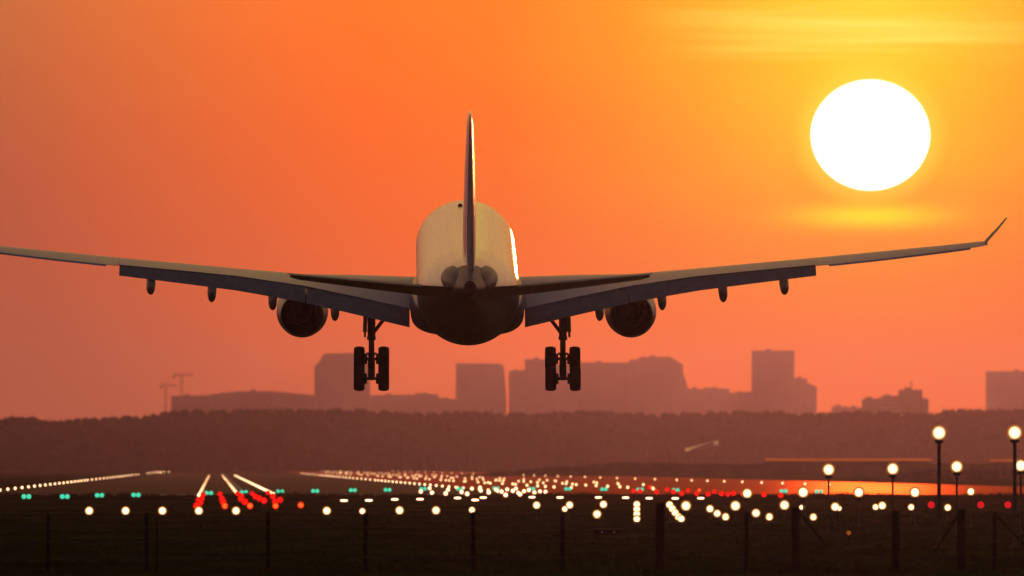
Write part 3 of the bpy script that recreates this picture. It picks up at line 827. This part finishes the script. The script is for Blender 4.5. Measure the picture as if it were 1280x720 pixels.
# approach lights on stems: lens, stem, base
def approach_proto(r, name='approach_light'):
    pass
KIDS = {}
def make_approach(r, hgt, name, pole_r, first_loc, lens='w1'):
    root = empty(name, first_loc)
    mb = MB(); mb.ball((0, 0, hgt), r, n=20); a = mb.build('lens', M[lens], root)
    mb = MB(); mb.lathe((0, .0, hgt - r - .10), (0, 0, 1), [(0, r*.30), (.04, r*.55), (.12, r*.60), (.2, r*.4)], 12, cap0=True, cap1=True)
    b = mb.build('lamp_holder', M['body'], root)
    mb = MB(); mb.tube((0, 0, 0), (0, 0, hgt - r), pole_r, pole_r*.8, 8); c = mb.build('stem', M['pole'], root)
    mb = MB(); mb.box(-.2, .2, -.2, .2, -.02, .08); d = mb.build('base', M['body'], root)
    return root, [a, b, c, d]
def approach(px_, py_, D, rpx, label, group, name='approach_light', pole_r=.035, lens='w1', cache={}):
    p = at(px_, py_, D); r = rpx * 1.12 / F * D
    hgt = max(r + .12, p.z)
    key = (name, round(r, 2), round(hgt, 2), lens)
    loc = (p.x, D, 0)
    if key in cache:
        root0, kids = cache[key]
        root = root0.copy(); COL.objects.link(root); root.location = loc
        for k_ in kids:
            c = k_.copy(); COL.objects.link(c); c.parent = root
    else:
        root, kids = make_approach(r, hgt, name, pole_r, loc, lens); cache[key] = (root, kids)
    return tag(root, label, 'approach light', group)

front = [(111.5,641.5),(157,641.5),(203,641),(248.5,640.5),(295,640),(408.5,639),(453,639),(499.5,638),(545,638),(590,637.5)]
for k, (a, b) in enumerate(front):
    approach(a, b, 819, 5.4 if k not in (6, 9) else 4.3, f'round white light in the widely spaced front row, {ORD[k]} from the left', 'front row of round approach lights')
mid = [(670.8,631.5),(712,631.3),(754.3,630.5),(857.5,632.3),(919.3,632.3),(980.6,631.4)]
for k, (a, b) in enumerate(mid):
    approach(a, b, 779, (5, 5, 5, 6.4, 6.4, 6.2)[k], f'round white light in the second row from the front, {ORD[k]} from the left', 'second row of round approach lights')
extra = [(706,636.3,4,'small white light just left of the dark post below the second row'),(746.3,642.8,5.6,'round white light hanging lower than its neighbours above the low cabinet'),
         (887.5,636,5,'upper light of the slanting trio in the grass'),(896.5,642,5,'middle light of the slanting trio in the grass'),(907,651.3,5,'lowest light of the slanting trio in the grass'),
         (945,641.5,5.6,'lone round light between the slanting trio and the right posts'),(961.7,651.2,5,'lone low light right of the slanting trio, near the lower grass'),
         (1016.7,651.2,4.8,'lowest light on the right, beside the leaning strut'),(1002,634.2,3.5,'small light half hidden behind the braced post'),
         (1044,633.5,5.6,'large half of the touching pair right of the braced post'),(1049,635.5,3.6,'small half of the touching pair right of the braced post'),
         (1094.5,633.8,4.2,'left light of the overlapping pair below the masts'),(1102.8,632,5.2,'right light of the overlapping pair below the masts'),
         (1139,634,4.4,'round light left of the dim red lamps'),(1184.7,634.5,4.6,'round light between the dim red lamps')]
for k, (a, b, r, lab) in enumerate(extra):
    approach(a, b, 735 if b > 645 else 760, r, lab, 'scattered round approach lights')
# bright columns of overlapping lights
for k, (a, b) in enumerate([(796,630.5),(796,636.5),(796,642.5),(796,648.5),(796,653)]):
    approach(a, b, 742 - k*6, 4.2, f'light in the bright vertical column of overlapping lights, {ORD[k]} from the top', 'vertical column of approach lights', lens='w4')
for k, (a, b) in enumerate([(837,631),(840.5,636),(844,641),(848,646),(851.5,651)]):
    approach(a, b, 742 - k*6, 4.4, f'light in the bright slanting column of overlapping lights, {ORD[k]} from the top', 'slanting column of approach lights', lens='w4')
# row over the glowing taxiway, then the masts
for k, (a, b) in enumerate([(934,616.7),(1004,615.3),(1073.5,615.4),(1143.7,615.4),(1213.5,614.5)]):
    approach(a, b, 690, (6.2, 6.8, 6.4, 6.4, 5)[k], f'round white light in front of the glowing orange strip, {ORD[k]} from the left', 'lights in front of the orange strip', pole_r=.04)
for k, (a, b) in enumerate([(1035.8,587),(1116,586),(1196,583.3),(1276,582)]):
    approach(a, b, 604, 7.5, f'round white lamp on a medium mast, {ORD[k]} from the left', 'medium lamp masts', 'lamp_mast', .055)
for k, (a, b) in enumerate([(1173.8,541),(1268.4,540.7)]):
    approach(a, b, 514, 9.0, f'tallest round lamp on a thick mast, {"left" if k == 0 else "right"} one of the two', 'tall lamp masts', 'lamp_mast', .085)
# dim red lamps on the right
dim_me = small_light_mesh('red_light', lampmat('dim_red_lens', (.85, .01, .02), .75), .22, .35)
for k, (a, b) in enumerate([(1164,631),(1226,631),(1260,631)]):
    p = at(a, b, 770); put_small('red_light', dim_me, (p.x, 770, p.z - .52), f'dim red lamp in the grass at the right, {ORD[k]} from the left', 'red light', 'dim red lamps at the right')
# far small clusters on the left behind the edge line
for k, (a, b) in enumerate([(196,590.6),(201,591.3),(205,590.4),(211,590.2)]):
    p = gnd(a, b, .3); p.z = .1
    put_small('stand_light', clus_me, p, 'warm light in the small cluster at the far end of the left edge line', 'airfield light', 'cluster at the far left end')
p = gnd(245, 588.5, .3)

# ------------------------------------------------------------------ foreground
# low cabinet with a pale lid
p = at(760, 661, 615)
root = tag(empty('equipment_cabinet', (p.x, 615, 0)), 'low dark equipment cabinet with paler lid in the foreground grass', 'cabinet')
mb = MB(); mb.box(-.62, .62, -.3, .3, 0, .24); mb.build('body', M['post'], root)
mb = MB(); mb.box(-.70, .70, -.36, .36, .243, .30); mb.build('lid', M['pole'], root)
for q in (-.3, .3):
    mb = MB(); mb.box(q - .03, q + .03, -.325, -.303, .08, .17); mb.build('handle', M['metal'], root)
p = at(1061, 666, 560)
root = tag(empty('marker_light', (p.x, 560, 0)), 'faint amber marker glowing low in the grass at the right', 'marker light')
mb = MB(); mb.tube((0, 0, 0), (0, 0, p.z - .05), .03, n=8); mb.build('stem', M['post'], root)
mb = MB(); mb.ball((0, 0, p.z), .10, n=12); mb.build('lens', M['amb'], root)

# perimeter fence about 400 m out
fence = tag(empty('perimeter_fence', (0, 400, 0)), 'dark post and wire fence across the near grass', 'fence')
posts = [(-60, 640, .12), (60, 642, .10), (183, 641, .13), (196, 646, .07), (335, 640, .13), (457, 641, .15), (592, 640, .17), (703, 641, .15), (825, 628, .30), (933, 640, .12),
         (995, 634, .26), (1120, 638, .28), (1202, 636, .30), (1243, 640, .12), (1370, 640, .15)]
for k, (px_, py_, w) in enumerate(posts):
    t = at(px_, py_, 400); mb = MB(); h = t.z; r = w/2
    rot = random.uniform(-.012, .012)
    mb.rings([[Vector((t.x + rot*zz*1 + r*s2*cos(2*pi*j/8 + .3), r*s2*sin(2*pi*j/8 + .3), zz)) for j in range(8)]
              for zz, s2 in ((-.05, 1.05), (.5, 1.0), (h*.6, .97), (h - .05, .95), (h, .7))])
    mb.build('post', M['post'], fence)
for a, b, r in (((998, 640), (1036, 684), .035), ((1200, 640), (1168, 690), .035), ((1243, 642), (1282, 682), .035)):
    p, q = at(a[0], a[1], 400), at(b[0], b[1], 400)
    mb = MB(); mb.tube((p.x, .02, p.z), (q.x, .02, q.z), r, r, 8); mb.build('strut', M['post'], fence)
for zz in (.45, .95, 1.40, 1.75):
    mb = MB(); xs = [at(q[0], 640, 400).x for q in posts]
    for a, b in zip(xs, xs[1:]):
        pts = [(a + (b-a)*t/4, -.09, zz - .03*sin(pi*t/4)) for t in range(5)]
        for u, v in zip(pts, pts[1:]): mb.tube(u, v, .012, n=5, cap=False)
    mb.build('wire', M['wire'], fence, fix=False)

# rough tufts of grass in the foreground
def tufts():
    mb = MB(); rng = random.Random(9)
    for _ in range(9000):
        D = 392 + (rng.random() ** 1.6) * 560
        xx = rng.uniform(-.045, .045) * D
        h = rng.uniform(.06, .22) * (1.5 if rng.random() < .12 else 1)
        for _k in range(4):
            dx, dy = rng.uniform(-.18, .18), rng.uniform(-.1, .1); w = rng.uniform(.015, .04)
            p = Vector((xx + dx, D + dy, 0)); q = Vector((rng.uniform(-.08, .08), rng.uniform(-.05, .05), h*rng.uniform(.6, 1)))
            mb.add([p, p + Vector((w, 0, 0)), p + q], [(0, 1, 2)])
    # taller weeds along the edge of the paving
    for _ in range(5200):
        D = rng.uniform(1240, 1425); xx = rng.uniform(-.043, .043) * D; h = rng.uniform(.15, .55) * (.5 + .5*sin(xx*.31) * sin(xx*.083 + 1) + .4)
        for _k in range(4):
            p = Vector((xx + rng.uniform(-.5, .5), D + rng.uniform(-.3, .3), 0)); w = rng.uniform(.05, .13)
            mb.add([p, p + Vector((w, 0, 0)), p + Vector((rng.uniform(-.15, .15), 0, h*rng.uniform(.5, 1)))], [(0, 1, 2)])
    return mb.build('grass', M['grass'], fix=False)
tag(tufts(), 'rough dark grass of the near airfield', 'grass', kind='stuff')

# ------------------------------------------------------------------ haze
HZ = dict(density=4.3e-5, color=(.120, .098, .24), g=.93)
mb = MB(); mb.box(-GX - 200, GX + 200, -400, GY, -1.0, 160)
hz = mb.build('haze', [])
hm = bpy.data.materials.new('haze_air'); hm.use_nodes = True
n = hm.node_tree; n.nodes.clear()
pv = n.nodes.new('ShaderNodeVolumePrincipled'); o = n.nodes.new('ShaderNodeOutputMaterial')
n.links.new(pv.outputs[0], o.inputs['Volume'])
pv.inputs['Color'].default_value = (*HZ['color'], 1)
pv.inputs['Density'].default_value = HZ['density']
pv.inputs['Anisotropy'].default_value = HZ['g']
hz.data.materials.clear(); hz.data.materials.append(hm)
tag(hz, kind='stuff'); hz['label'] = 'thin evening haze over the whole airfield'
